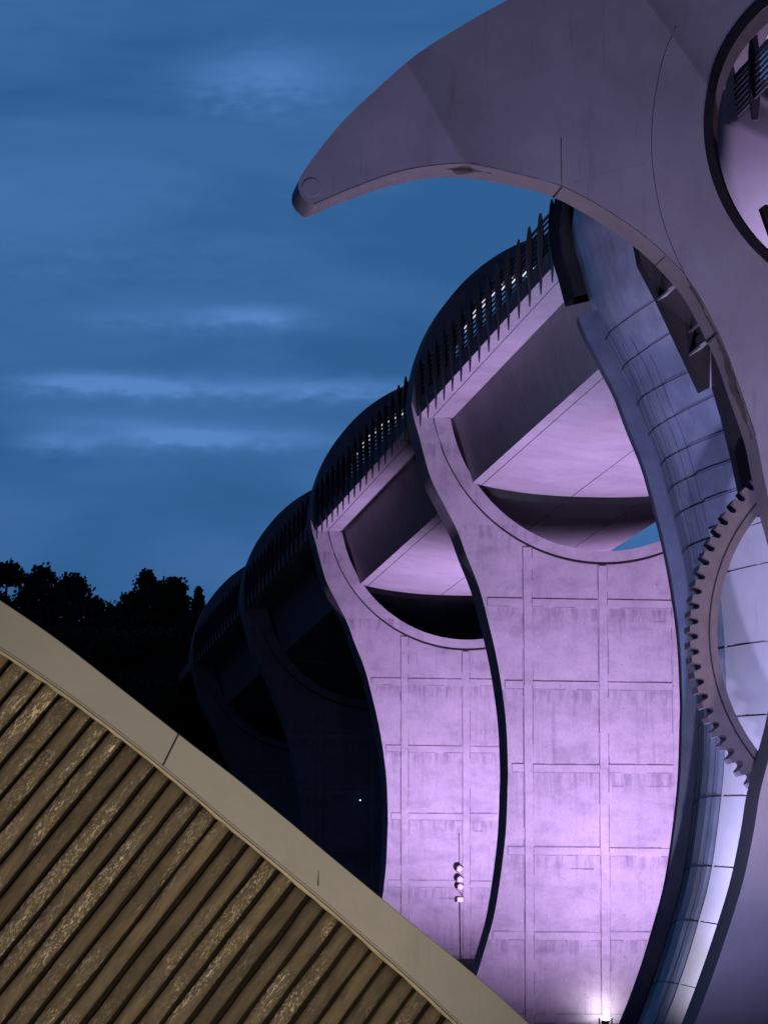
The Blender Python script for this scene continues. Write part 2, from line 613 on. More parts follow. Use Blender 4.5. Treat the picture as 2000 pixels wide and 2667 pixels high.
EL = ZBOT
ZJ = P(1555, 828, YE_B)[1]                       # foot of the black band standing in for shade
ZT = OZ + OR
sec_main = [(80.15, 0.5), (79.98, 0.31), (79.4, 0.22), (78.75, 0.12), (78.2, 0.07), (77.7, 0.11), (77.2, 0.21), (76.95, 0.285), (76.7, 0.38), (76.2, 0.62), (75.75, 0.92), (75.4, 1.25), (75.15, 1.7)]
for sgn in (-1, 1):
    o = side_sheet(sec_main[:8], M_END, 'side_cladding', EL, ZT, sgn=sgn)
    o.location = (0, -YE_F, -ZBOT)
    o = side_sheet(sec_main[7:], M_END, 'side_cladding', 12.4, ZT, sgn=sgn)
    o.location = (0, -YE_F, -ZBOT)
    o = side_sheet([(y, i - 0.02) for y, i in sec_main[7:]], M_LIT_FRONT, 'lit_edge_cladding', EL, 12.6, sgn=sgn, soft=True)  # lit front edge put into a paler sheet
    o.location = (0, -YE_F, -ZBOT)
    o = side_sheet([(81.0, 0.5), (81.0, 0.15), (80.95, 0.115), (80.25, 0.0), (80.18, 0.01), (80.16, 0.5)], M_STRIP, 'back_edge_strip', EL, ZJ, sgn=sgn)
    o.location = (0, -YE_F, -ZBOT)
    o = side_sheet([(81.3, 0.75), (81.3, 0.05), (81.25, 0.03), (80.2, 0.03), (80.15, 0.06), (80.15, 0.5)], M_DARK, 'shade_band', ZJ + 0.28, ZT, sgn=sgn)  # shade on the upper back edge, built as a black band
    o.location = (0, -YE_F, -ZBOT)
# front face plate
bm = bmesh.new()
ins = [(x * 0.60, z) for x, z in pier_outline]
solid_xz(bm, ins, [[(x * 0.60, z) for x, z in hole]], YE_F + 0.05, YE_F + 0.85)
link('front_face', bm, M_LIT_FRONT, endp, world=False).location = (0, -YE_F, -ZBOT)


# horizontal and vertical panel joints on the clad side
def side_point(z, y, off=0.012):
    x = -half_width(z)
    z2 = z + 0.05
    x2 = -half_width(z2)
    t = Vector((x2 - x, z2 - z)).normalized()
    nrm = Vector((-t.y, t.x))
    ins = 0
    for (ya, ia), (yb, ib) in zip(sec_main, sec_main[1:]):
        if yb <= y <= ya:
            ins = ia + (ib - ia) * (ya - y) / (ya - yb)
            break
    ins -= 0.12
    return Vector((CX + x - nrm.x * (ins - off), y, z - nrm.y * (ins - off)))


for py in (860, 940, 1030, 1110, 1190, 1260, 1330, 1420, 1515, 1700, 1880, 2080, 2260, 2400, 2560):
    zc = P(1800, py, 78)[1]
    if zc > OZ - 0.3:
        continue
    bm = bmesh.new()
    pts = [side_point(zc, y, 0.006 if y > 76.95 else 0.026) for y in [80.0 - 0.2 * i for i in range(24)] if y >= 75.4]
    tube(bm, pts, 0.007, 5)
    link('panel_joint', bm, M_SEAM, endp)
for y, za, zb in ((79.3, ZBOT + 4, 17.5), (78.6, ZBOT + 2, 17.5), (78.0, 7.0, 17.0), (77.4, ZBOT + 1, 17.0), (77.0, 12.7, 16.5)):
    bm = bmesh.new()
    pts = [side_point(za + (zb - za) * i / 50, y, 0.004) for i in range(51)]
    tube(bm, pts, 0.005, 5)
    link('panel_joint', bm, M_SEAM, endp)

# ------------------------------------------------------------------ trough spans
zb_c = P(1450, 1293, Y0)[1]
xs_c = CX - P(1230, 1258, Y0)[0]
zs_c = P(1230, 1258, Y0)[1]
xi = CX - P(1180, 1089, Y0)[0]
xo = CX - P(1087, 1092, Y0)[0]
SLAB = 0.5


def channel_poly():
    n = 24
    sof = []
    for i in range(n + 1):
        u = -1 + 2 * i / n
        x = -0.31 + (xs_c - 0.31) * u
        sof.append((x, zb_c + (zs_c - zb_c) * abs(u) ** 2.4))
    wt = 0.35
    return ([(-xi, ZS + SLAB), (-xi, ZS)] + sof + [(xi, ZS), (xi, ZS + SLAB), (xi - wt, ZS + SLAB)] +
            [(xs_c - 0.62 - wt, zs_c + 0.35), (-xs_c + wt, zs_c + 0.35), (-xi + wt, ZS + SLAB)])


def span(name, y0, y1, slab0, slab1, label):
    t = empty(name, (CX, y0, ZS), label, 'aqueduct', 'concrete trough spans of the aqueduct')
    bm = bmesh.new()
    solid_xz(bm, channel_poly(), [], slab0 - y0, slab1 - y0, smooth_sides=False)
    o = link('channel', bm, M_SOFF, t, world=False)
    o.location = (0, 0, -ZS)
    if slab0 - y0 > 0.4:                         # shallower trough through the ring of the pier
        bm = bmesh.new()
        solid_xz(bm, [(x, max(z, zb_c + 0.75)) for x, z in channel_poly()], [], 0.0, slab0 - y0 - 0.003, smooth_sides=False)
        link('ring_channel', bm, M_SOFF, t, world=False).location = (0, 0, -ZS)
    for xl in (-xs_c + 0.28, -0.9, 1.5):
        u = (xl + 0.31) / (xs_c - 0.31)
        zl_ = zb_c + (zs_c - zb_c) * abs(u) ** 2.4
        bm = bmesh.new()
        tube(bm, [(xl, slab0 - y0 + 0.05, zl_ - 0.002), (xl, slab1 - y0 - 0.05, zl_ - 0.002)], 0.012, 6)
        link('soffit_joint', bm, M_DIRT, t, world=False).location = (0, 0, -ZS)
    for sg in (-1, 1):
        bm = bmesh.new()
        xa, xb = sorted((sg * xo, sg * (xi + 0.003)))
        box(bm, xa, xb, slab0 - y0, slab1 - y0, ZS + 0.003, ZS + SLAB - 0.003)
        # drip groove strip under the slab
        gx = sg * (xi + 0.62)
        box(bm, gx - 0.02, gx + 0.02, slab0 - y0 + 0.1, slab1 - y0 - 0.1, ZS - 0.02, ZS + 0.002)
        o = link('walkway_slab', bm, M_SOFF, t, world=False)
        o.location = (0, 0, -ZS)
    return t


span_labels = ['purple-lit trough span between the blue end pier and the largest lit pier',
               'purple-lit trough span between the two lit concrete piers',
               'unlit trough span behind the lit pier with round lamps',
               'farthest unlit trough span between the two dark piers, beside the trees']
span('aqueduct_trough', YE_B, YP[0], YE_B + 0.32, YP[0] - 0.005, span_labels[0])
for k in range(3):
    span('aqueduct_trough', YP[k] + 0.002, YP[k + 1], YP[k] + T + 0.005, YP[k + 1] - 0.005, span_labels[k + 1])
span('aqueduct_trough', YP[3] + 0.002, 232, YP[3] + T + 0.005, 232, 'last unlit trough stub running from the farthest pier into the hillside')
# inside the end pier
t = empty('aqueduct_trough', (CX, YE_F, ZS), 'short trough section inside the ring of the blue end pier', 'aqueduct', 'concrete trough spans of the aqueduct')
bm = bmesh.new()
solid_xz(bm, channel_poly(), [], 0.0, YE_B - YE_F - 0.002, smooth_sides=False)
link('channel', bm, M_SOFF, t, world=False).location = (0, 0, -ZS)

# ------------------------------------------------------------------ fin railings
fin_pts = [(-0.010, -0.40), (0.010, -0.40), (0.022, -0.22), (0.038, 0.05), (0.070, 0.4), (0.092, 0.7), (0.082, 1.15), (0.050, 1.5), (0.02, 1.64),
           (-0.02, 1.64), (-0.050, 1.5), (-0.082, 1.15), (-0.092, 0.7), (-0.070, 0.4), (-0.038, 0.05), (-0.022, -0.22)]
bm = bmesh.new()
solid_xz(bm, fin_pts, [], -0.03, 0.03, smooth_sides=False)
fin_proto = None
rail_mesh = {}


def railing(y0, y1, sg, label):
    global fin_proto
    x = CX + sg * (xo + 0.03)
    t = empty('walkway_railing', (x, y0, ZS), label, 'railing', 'fin railings along the aqueduct')
    n = int(round((y1 - y0) / 1.47))
    for i in range(n):
        y = (i + 0.5) * (y1 - y0) / n
        if fin_proto is None:
            fin_proto = link('fin_post', bm, M_FIN, t, world=False)
            o = fin_proto
        else:
            o = fin_proto.copy()
            C.objects.link(o)
            o.parent = t
        o.location = (0, y, 0)
    key = round(y1 - y0, 2)
    for j in range(7):
        z = 0.60 + 0.138 * j
        hh = 0.017 if j < 6 else 0.032
        kk = (key, j == 6)
        if kk not in rail_mesh:
            b = bmesh.new()
            box(b, -0.02, 0.02, 0, y1 - y0, -hh, hh)
            o = link('rail', b, M_RAIL, t, world=False)
            rail_mesh[kk] = o
        else:
            o = rail_mesh[kk].copy()
            C.objects.link(o)
            o.parent = t
        o.location = (-sg * 0.07, 0, z)


names = ['by the end pier', 'between the two lit piers', 'along the first unlit trough span', 'along the farthest trough span']
ends = [(YE_B + 0.35, YP[0])] + [(YP[k] + T, YP[k + 1]) for k in range(3)]
for (a, b), nm in zip(ends, names):
    railing(a + 0.02, b - 0.02, -1, 'dark railing of pointed fins on the near edge, ' + nm)
    railing(a + 0.02, b - 0.02, 1, 'dark railing of pointed fins on the far edge, ' + nm)

# small white lamps along the walkway
spots = [(1283, 839), (1328, 805), (1372, 743), (1389, 705)]
bm = bmesh.new()
bmesh.ops.create_icosphere(bm, subdivisions=1, radius=0.035)

# ------------------------------------------------------------------ wheel arm
YA, TA = 70.0, 1.17
upper = [(804, 528), (790, 516), (780, 500), (777, 484), (781, 464), (797, 436), (832, 388), (900, 307), (1000, 213), (1100, 127), (1200, 61),
         (1300, 5), (1420, -55), (1560, -110), (1720, -160), (1900, -200), (2100, -215), (2290, -200), (2500, -120), (2680, 20), (2800, 240), (2830, 480),
         (2800, 760), (2740, 1050), (2700, 1350), (2700, 1620)]
inner = [(2700, 1620), (2720, 1900), (2800, 2300), (2900, 2700)]
lower_left = [(1700, 2900), (1764, 2770), (1809, 2667), (1845, 2573), (1888, 2450), (1935, 2298), (1964, 2161), (1979, 2067), (2000, 1985), (2035, 1850),
              (2055, 1700), (2058, 1560), (2040, 1420), (2014, 1320), (1993, 1220), (1975, 1133), (1949, 1055), (1924, 985), (1902, 920), (1874, 859), (1842, 796), (1806, 736),
              (1739, 660), (1670, 600), (1595, 548), (1532, 511), (1469, 479), (1400, 458), (1291, 435), (1206, 426), (1130, 430), (1059, 443),
              (1000, 460), (936, 483), (870, 508), (822, 531)]


def A(px, py):
    return P(px, py, YA)


out1 = spline([A(*p) for p in upper], 4)
out2 = spline([A(*p) for p in [(2700, 1620), (2705, 1900), (2760, 2300), (2800, 2700), (2700, 2980), (2300, 3080), (1900, 3020), (1700, 2900)]], 4)
out3 = spline([A(*p) for p in lower_left + [(804, 528)]], 4)
arm_outline = out1[:-1] + out2[:-1] + out3[:-1]
HCX, HCZ = A(2290, 342)
HRA = HCX - A(1838, 342)[0]
arm_hole = arc(HCX, HCZ, HRA, 0, 360, 80)[:-1]
c1a, c1b = Vector(A(1052, 150)), Vector(A(1212, 428))
c2a, c2b = Vector(A(1690, 0)), Vector(A(1835, 205))


def fold(x, z):
    """the arm face is folded from flat plates: how far it falls back at (x, z)"""
    h = 0.0
    p = Vector((x, z))
    for a, b, sl, L, back in ((c1a, c1b, 0.34, 1.5, 6.0), (c2a, c2b, 0.26, 1.1, 4.0)):
        d = (b - a).normalized()
        nn = Vector((-d.y, d.x))                # towards upper right
        if nn.x < 0:
            nn = -nn
        s = (p - a).dot(nn)
        if s > 0:                               # falls back behind the crease, then comes forward again
            peak = sl * L / 2
            h += sl * (s - s * s / (2 * L)) if s < L else max(0.0, peak * (1 - (s - L) / back))
    return h


arm = empty('wheel_arm', (HCX, YA, 0), 'huge hooked grey steel arm with a pointed beak and a round opening', 'wheel arm')
bm = bmesh.new()
solid_xz(bm, arm_outline, [arm_hole], YA, YA + TA, smooth_sides=True)
xmin, xmax = min(p[0] for p in arm_outline), max(p[0] for p in arm_outline)
zmin, zmax = min(p[1] for p in arm_outline), max(p[1] for p in arm_outline)
step = 0.45
x = xmin + step
while x < A(2050, 0)[0]:
    bmesh.ops.bisect_plane(bm, geom=bm.verts[:] + bm.edges[:] + bm.faces[:], plane_co=(x, 0, 0), plane_no=(1, 0, 0))
    x += step
z = A(1000, 1400)[1]
while z < zmax:
    bmesh.ops.bisect_plane(bm, geom=bm.verts[:] + bm.edges[:] + bm.faces[:], plane_co=(0, 0, z), plane_no=(0, 0, 1))
    z += step
for ca, cb in ((c1a, c1b), (c2a, c2b)):
    d = (cb - ca).normalized()
    nn = Vector((-d.y, d.x))
    nn = -nn if nn.x < 0 else nn
    for off in (-0.03, 0.0, 0.06, 0.2):
        q = ca + nn * off
        bmesh.ops.bisect_plane(bm, geom=bm.verts[:] + bm.edges[:] + bm.faces[:], plane_co=(q.x, 0, q.y), plane_no=(nn.x, 0, nn.y))
for v in bm.verts:
    if abs(v.co.y - YA) < 1e-4:
        v.co.y += fold(v.co.x, v.co.z)
bm.normal_update()
side_faces = []
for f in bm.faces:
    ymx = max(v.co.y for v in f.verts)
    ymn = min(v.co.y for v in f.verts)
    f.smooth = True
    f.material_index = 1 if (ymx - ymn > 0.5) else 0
for e in bm.edges:
    fs = e.link_faces
    if len(fs) == 2 and fs[0].normal.angle(fs[1].normal, 0) > 0.7:
        e.smooth = False
armo = link('arm_plate', bm, M_ARM, arm)
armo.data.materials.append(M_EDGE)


def seam(pts_px, r, name, parent, closed_fold=True, mat=None, n=4, edge_strip=False):
    pts = spline([A(*p) for p in pts_px], n)
    bm = bmesh.new()
    tube(bm, [(x, YA + fold(x, z) + 0.004, z) for x, z in pts], r, 5)
    return link(name, bm, mat or M_SEAM, parent)


seam([(1469, 479), (1468, 440), (1467, 400), (1467, 350)], 0.010, 'panel_seam', arm)
ringc = [(2290 + 590 * math.cos(math.radians(a)), 342 - 590 * math.sin(math.radians(a))) for a in range(122, 236, 6)]
ringc[-1] = (1935, 800)
seam([(1765, 60), (1735, 130), (1712, 230), (1701, 340), (1706, 440), (1725, 545), (1757, 640), (1797, 725), (1840, 802)], 0.010, 'panel_seam', arm)
seam([(1469, 479), (1560, 448), (1690, 418)], 0.005, 'panel_seam', arm)
seam([(1739, 660), (1790, 640)], 0.005, 'panel_seam', arm)
# edge line just inside the concave rim: a welded bead
seam([(818, 531), (936, 480), (1059, 440), (1206, 423), (1291, 432), (1400, 455), (1469, 476), (1532, 508), (1595, 545), (1670, 597), (1739, 657), (1806, 733), (1874, 856), (1924, 982), (1975, 1130)], 0.009, 'edge_bead', arm)
# joints across the underside
for px, py, ww in ((1469, 479, 0.022), (1739, 660, 0.010), (1876, 862, 0.03)):
    x, z = A(px, py)
    bm = bmesh.new()
    nx = Vector((-0.55, 0, -0.83)) * 0.002
    tube(bm, [Vector((x, YA + 0.02 + fold(x, z), z)) + nx, Vector((x, YA + TA, z)) + nx], ww, 5)
    link('edge_joint', bm, M_SEAM, arm)
# grime on the underside and below the joints
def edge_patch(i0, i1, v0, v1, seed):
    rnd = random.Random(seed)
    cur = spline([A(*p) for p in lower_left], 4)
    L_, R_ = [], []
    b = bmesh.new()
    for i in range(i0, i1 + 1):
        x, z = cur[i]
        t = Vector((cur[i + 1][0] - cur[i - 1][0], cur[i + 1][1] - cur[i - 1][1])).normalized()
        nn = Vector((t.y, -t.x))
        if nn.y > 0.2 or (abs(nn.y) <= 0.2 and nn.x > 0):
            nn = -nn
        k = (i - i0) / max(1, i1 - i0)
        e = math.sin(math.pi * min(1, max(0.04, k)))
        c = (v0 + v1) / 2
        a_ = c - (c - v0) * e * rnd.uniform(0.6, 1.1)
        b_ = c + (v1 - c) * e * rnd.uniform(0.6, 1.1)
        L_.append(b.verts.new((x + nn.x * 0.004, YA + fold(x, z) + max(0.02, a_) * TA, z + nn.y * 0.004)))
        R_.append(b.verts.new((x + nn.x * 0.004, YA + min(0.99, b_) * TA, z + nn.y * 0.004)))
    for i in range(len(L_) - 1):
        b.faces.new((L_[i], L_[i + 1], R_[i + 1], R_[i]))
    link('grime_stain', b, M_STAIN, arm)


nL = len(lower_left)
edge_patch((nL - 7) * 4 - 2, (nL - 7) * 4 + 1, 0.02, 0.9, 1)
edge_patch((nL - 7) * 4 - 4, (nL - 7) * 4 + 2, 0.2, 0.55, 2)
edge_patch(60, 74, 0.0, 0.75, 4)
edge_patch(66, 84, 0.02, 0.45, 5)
# bearing pin cover on the beak
x, z = A(812, 488)
bm = bmesh.new()
bmesh.ops.create_cone(bm, cap_ends=True, segments=32, radius1=0.20, radius2=0.19, depth=0.03,
                      matrix=Matrix.Translation((x, YA + 0.0, z)) @ Matrix.Rotation(math.pi / 2, 4, 'X'))
link('pin_cover', bm, M_ARM, arm)
# tarred gasket and steel collar round the opening
bm = bmesh.new()
ring_band(bm, HRA - 0.165, HRA + 0.02, (HCX, HCZ), (HCX, HCZ), 0, 359.9, -0.05, 0.25, 96)
for v in bm.verts:
    v.co.y += YA + fold(v.co.x, v.co.z)
link('opening_gasket', bm, M_DARK, arm)
bm = bmesh.new()
ring_band(bm, HRA - 0.44, HRA - 0.165, (HCX - 0.02, HCZ), (HCX - 0.02, HCZ), 0, 359.9, YA + 0.75, YA + TA + 0.1, 96)
link('opening_collar', bm, M_GEAR, arm)

# ------------------------------------------------------------------ gear ring
YG, TG = 72.55, 0.55
GCX, GCZ = P(2349, 1659, YG)
GR = GCX - P(1797, 1659, YG)[0]
GRr = GR - 0.155
NT_ = 88
gear_pts = []
for i in range(NT_):
    a0 = 2 * math.pi * i / NT_ + 0.03
    p = 2 * math.pi / NT_
    for fr, rr in ((0.0, GRr + 0.10), (0.03, GR - 0.03), (0.07, GR), (0.43, GR), (0.47, GR - 0.03), (0.50, GRr + 0.10), (0.53, GRr + 0.05), (0.58, GRr + 0.005),
                   (0.65, GRr - 0.018), (0.75, GRr - 0.024), (0.85, GRr - 0.018), (0.92, GRr + 0.005), (0.97, GRr + 0.05)):
        a = a0 + p * fr
        gear_pts.append((GCX + rr * math.cos(a), GCZ + rr * math.sin(a)))
GRI = GCX - P(1868, 1670, YG)[0]
gear = empty('gear_ring', (GCX, YG, GCZ), 'big brown toothed gear ring behind the wheel arm, at the right edge', 'gear')
bm = bmesh.new()
solid_xz(bm, gear_pts, [arc(GCX, GCZ, GRI, 0, 360, 90)[:-1]], YG, YG + TG, smooth_sides=False)
link('gear_rim', bm, M_GEAR, gear)
bm = bmesh.new()
ring_band(bm, GRI - 0.001 + 0.16, GRI + 0.19, (GCX, GCZ), (GCX, GCZ), 0, 359.9, YG - 0.02, YG - 0.001, 96)
link('rim_groove', bm, M_SEAM, gear)

# ------------------------------------------------------------------ bearing frame (dark steel behind the arm)
frame = empty('bearing_frame', (P(1900, 1000, 74.3)[0], 74.3, P(1900, 1000, 74.3)[1]), 'dark brown steel frame in the gap between the wheel arm and the blue end pier', 'steel frame')
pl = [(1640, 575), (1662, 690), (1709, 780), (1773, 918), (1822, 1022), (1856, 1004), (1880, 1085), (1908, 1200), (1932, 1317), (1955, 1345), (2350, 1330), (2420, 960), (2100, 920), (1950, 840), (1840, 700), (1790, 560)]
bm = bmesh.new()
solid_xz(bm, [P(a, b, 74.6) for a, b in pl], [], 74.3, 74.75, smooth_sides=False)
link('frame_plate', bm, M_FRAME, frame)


def bracket(px, py, w, h):
    x, z = P(px, py, 73.6)
    bm = bmesh.new()
    box(bm, x - w / 2, x + w / 2, 73.2, 74.295, z - 0.03, z + 0.03)
    v = bmesh.ops.create_cube
    box(bm, x + w * 0.1, x + w / 2, 73.6, 74.295, z + 0.031, z + h)
    for q in bm.verts:
        q.co.z += (q.co.x - x) * 0.6
    link('support_bracket', bm, M_ZINC, frame)


bracket(1742, 757, 0.20, 0.05)
bracket(1818, 845, 0.10, 0.04)
bracket(1828, 900, 0.26, 0.30)
# a rib on the frame
bm = bmesh.new()
tube(bm, [(P(1850, 900, 74.3)[0], 74.28, P(1850, 900, 74.3)[1]), (P(1850, 1010, 74.3)[0], 74.28, P(1850, 1010, 74.3)[1])], 0.02, 6)
link('frame_rib', bm, M_ARM, frame)

# ------------------------------------------------------------------ dock hull and fence seen through the opening
hull = empty('dock_gate', (P(2290, 600, 74)[0], 74.0, P(2290, 600, 74)[1]), 'pale rounded gate of the trough seen through the round opening of the arm', 'gate')
bm = bmesh.new()
hl = [(1872, 300), (1868, 420), (1885, 520), (1930, 640), (2000, 760), (2120, 850), (2290, 880), (2460, 850), (2600, 740), (2700, 560), (2720, 300), (2500, 215), (2000, 205), (1930, 240)]
hp = [P(a, b, 74.9) for a, b in hl]
cxh, czh = P(2290, 560, 74.9)
n = 10
rings = []
pts = spline(hp + [hp[0]], 5)[:-1]
for k in range(n + 1):
    s = 1 - k / n
    bul = 0.9 * (1 - s * s)
    rings.append([bm.verts.new((cxh + (x - cxh) * s, 74.9 - bul, czh + (z - czh) * s)) for x, z in pts] if k < n else [bm.verts.new((cxh, 74.9 - bul, czh))])
back = [bm.verts.new((x, 75.3, z)) for x, z in pts]
m_ = len(pts)
for i in range(m_):
    j = (i + 1) % m_
    bm.faces.new((back[i], back[j], rings[0][j], rings[0][i]))
    for k in range(n - 1):
        bm.faces.new((rings[k][i], rings[k][j], rings[k + 1][j], rings[k + 1][i]))
    bm.faces.new((rings[n - 1][i], rings[n - 1][j], rings[n][0]))
bmesh.ops.recalc_face_normals(bm, faces=bm.faces[:])
link('gate_panel', bm, M_HULL, hull, smooth=True)
x, z = P(1996, 577, 72.6)
bm = bmesh.new()
solid_xz(bm, [(x - 0.16, z + 0.27), (x - 0.08, z + 0.33), (x + 0.2, z + 0.33), (x + 0.35, z - 0.5), (x + 0.1, z - 0.5)], [], 72.4, 72.65, smooth_sides=False)
link('fender_block', bm, M_DARK, hull)

fx = P(1963, 130, 73.3)[0]
fence = empty('dock_fence', (fx, 73.3, P(1963, 318, 73.3)[1]), 'dark fence with wide posts seen through the round opening of the arm', 'fence')
zt, zl = P(1963, 75, 73.3)[1], P(1963, 312, 73.3)[1]
for i, y in enumerate((73.3, 76.3, 79.3)):
    bm = bmesh.new()
    ww = 0.115
    solid_xz(bm, [(fx - ww * 0.5, zl), (fx - ww, zl + 0.5), (fx - ww, zt - 0.5), (fx - ww * 0.4, zt + 0.1), (fx + ww * 0.4, zt + 0.1), (fx + ww, zt - 0.5), (fx + ww, zl + 0.5), (fx + ww * 0.5, zl)],
             [], y - 0.05, y + 0.05, smooth_sides=False)
    link('fence_post', bm, M_FIN, fence)
for j in range(8):
    zz = zl + 0.48 + 0.135 * j
    bm = bmesh.new()
    hh = 0.045 if j == 7 else 0.018
    box(bm, fx - 0.03, fx + 0.03, 71.5, 79.5, zz - hh, zz + hh)
    link('rail', bm, M_RAIL, fence)

# ------------------------------------------------------------------ flood lamp and signal lamps
def floodlight(loc, aim, label, seen=True):
    t = empty('floodlight', loc, label, 'floodlight')
    d = (Vector(aim) - Vector(loc)).normalized()
    q = d.to_track_quat('Z', 'Y').to_matrix().to_4x4()
    b = bmesh.new()
    bmesh.ops.create_cone(b, cap_ends=True, segments=24, radius1=0.08, radius2=0.13, depth=0.22, matrix=q @ Matrix.Translation((0, 0, -0.14)))
    link('lamp_housing', b, M_DARK, t, world=False)
    b = bmesh.new()
    bmesh.ops.create_cone(b, cap_ends=True, segments=24, radius1=0.12, radius2=0.12, depth=0.02, matrix=q @ Matrix.Translation((0, 0, 0.005)))
    link('lens', b, M_LAMPP, t, world=False)
    b = bmesh.new()
    box(b, -0.2, -0.17, -0.04, 0.04, -0.45, 0.02)
    box(b, 0.17, 0.2, -0.04, 0.04, -0.45, 0.02)
    box(b, -0.169, 0.169, -0.04, 0.04, -0.45, -0.42)
    link('bracket', b, M_DARK, t, world=False)
    return t


lx, lz = P(1577, 2655, 103.2)
floodlight((lx, 103.2, lz), (lx, 102.9, lz + 1.2), 'glowing floodlight at the foot of the largest lit pier')

sig = empty('signal_lamp', (P(1197, 2300, YP[1])[0], YP[1] - 0.2, P(1197, 2300, YP[1])[1]), 'stack of three round lamps with a small white box on the lit pier wall', 'wall lamp')
for i, py in enumerate((2264, 2292, 2311)):
    x, z = P(1196 + i, py, YP[1] - 0.2)
    bm = bmesh.new()
    bmesh.ops.create_cone(bm, cap_ends=True, segments=24, radius1=0.135, radius2=0.125, depth=0.22,
                          matrix=Matrix.Translation((x, YP[1] - 0.16, z)) @ Matrix.Rotation(math.pi / 2, 4, 'X'))
    link('lamp_housing', bm, M_ZINC, sig)
    bm = bmesh.new()
    bmesh.ops.create_uvsphere(bm, u_segments=16, v_segments=8, radius=0.105,
                              matrix=Matrix.Translation((x, YP[1] - 0.275, z)) @ Matrix.Diagonal((1, 0.35, 1, 1)))
    link('lens', bm, M_LENS, sig, smooth=True)
    bm = bmesh.new()
    ring_band(bm, 0.115, 0.145, (x, z), (x, z), 20, 200, YP[1] - 0.34, YP[1] - 0.05, 24)
    link('visor', bm, M_DARK, sig)
x, z = P(1198, 2345, YP[1] - 0.2)
bm = bmesh.new()
box(bm, x - 0.11, x + 0.11, YP[1] - 0.28, YP[1] - 0.06, z - 0.08, z + 0.09)
bmesh.ops.bevel(bm, geom=bm.edges[:], offset=0.012, segments=2, affect='EDGES')
link('junction_box', bm, M_BOX, sig)
bm = bmesh.new()
tube(bm, [(x + 0.14, YP[1] - 0.1, z - 0.06), (x + 0.15, YP[1] - 0.1, z + 0.08), (x + 0.06, YP[1] - 0.1, z + 0.24), (x - 0.02, YP[1] - 0.1, z + 0.30)], 0.012, 6)
tube(bm, [(x - 0.13, YP[1] - 0.1, z + 0.1), (x - 0.17, YP[1] - 0.1, z - 0.02), (x - 0.13, YP[1] - 0.1, z - 0.08)], 0.012, 6)
link('cable_loop', bm, M_DARK, sig)
x2, z2 = P(1199, 2500, YP[1])
bm = bmesh.new()
tube(bm, [(x + 0.01, YP[1] - 0.085, z - 0.08), (x2, YP[1] - 0.085, z2)], 0.016, 8)
link('conduit', bm, M_CABLE, sig)
x3, z3 = P(1195, 2172, YP[1])
bm = bmesh.new()
tube(bm, [(x3, YP[1] - 0.085, z3), (P(1196, 2255, YP[1])[0], YP[1] - 0.085, P(1196, 2255, YP[1])[1])], 0.009, 8)
link('cable', bm, M_CABLE, sig)


def led(px, py, Y, r, mat, label):
    x, z = P(px, py, Y)
    t = empty('marker_light', (x, Y, z), label, 'light')
    b = bmesh.new()
    bmesh.ops.create_icosphere(b, subdivisions=2, radius=r)
    link('lens', b, mat, t, world=False)
    b = bmesh.new()
    bmesh.ops.create_cone(b, cap_ends=True, segments=12, radius1=r * 1.1, radius2=r * 1.1, depth=r * 1.4,
                          matrix=Matrix.Translation((0, r * 0.9, 0)) @ Matrix.Rotation(math.pi / 2, 4, 'X'))
    link('lamp_housing', b, M_DARK, t, world=False)


led(938, 2085, YP[2] - 0.16, 0.032, M_DOTB, 'tiny bluish light low on the dark pier behind the lit ones')

# ------------------------------------------------------------------ timber-clad gable in front
YB = 20.0
top_px = [(-1500, 860), (-900, 1075), (-500, 1270), (-240, 1412), (0, 1567), (150, 1670), (300, 1786), (480, 1928), (603, 2022), (748, 2140), (862, 2236), (1000, 2350), (1106, 2437), (1200, 2513), (1300, 2600), (1372, 2667), (1520, 2812), (1720, 3020), (1960, 3290), (2060, 3420)]
bot_px = [(-1480, 980), (-900, 1200), (-500, 1400), (-240, 1540), (0, 1689), (150, 1790), (300, 1901), (440, 2012), (600, 2147), (684, 2217), (780, 2297), (862, 2366), (937, 2432), (1022, 2507), (1106, 2583), (1190, 2662), (1350, 2805), (1560, 3010), (1800, 3270), (1920, 3420)]
topc = spline([P(a, b, YB) for a, b in top_px], 8)
botc = spline([P(a, b, YB) for a, b in bot_px], 8)
gable = empty('timber_gable', (0.6, YB, 0), 'curved gable clad in rough brown timber boards under a pale metal fascia', 'building')


def zat(curve, x):
    for (xa, za), (xb, zb) in zip(curve, curve[1:]):
        if xa <= x <= xb:
            return za + (zb - za) * (x - xa) / (xb - xa)
    return curve[0][1] if x < curve[0][0] else curve[-1][1]


def strip(name, cu, cl, i0, i1, y0, y1, mat, gap=0.0, bev=True):
    b = bmesh.new()
    u = cu[i0:i1 + 1]
    l = cl[i0:i1 + 1]
    if gap:
        d = (Vector(u[-1]) - Vector(u[-2])).normalized() * gap
        u = u[:-1] + [tuple(Vector(u[-1]) - d)]
        l = l[:-1] + [tuple(Vector(l[-1]) - d)]
    solid_xz(b, u + l[::-1], [], y0, y1, smooth_sides=True)
    return link(name, b, mat, gable)


# fascia in two visible sheets with a joint between them (and further sheets outside the frame)
seam_t = P(475, 1926, YB)
it = min(range(len(topc)), key=lambda i: abs(topc[i][0] - seam_t[0]))
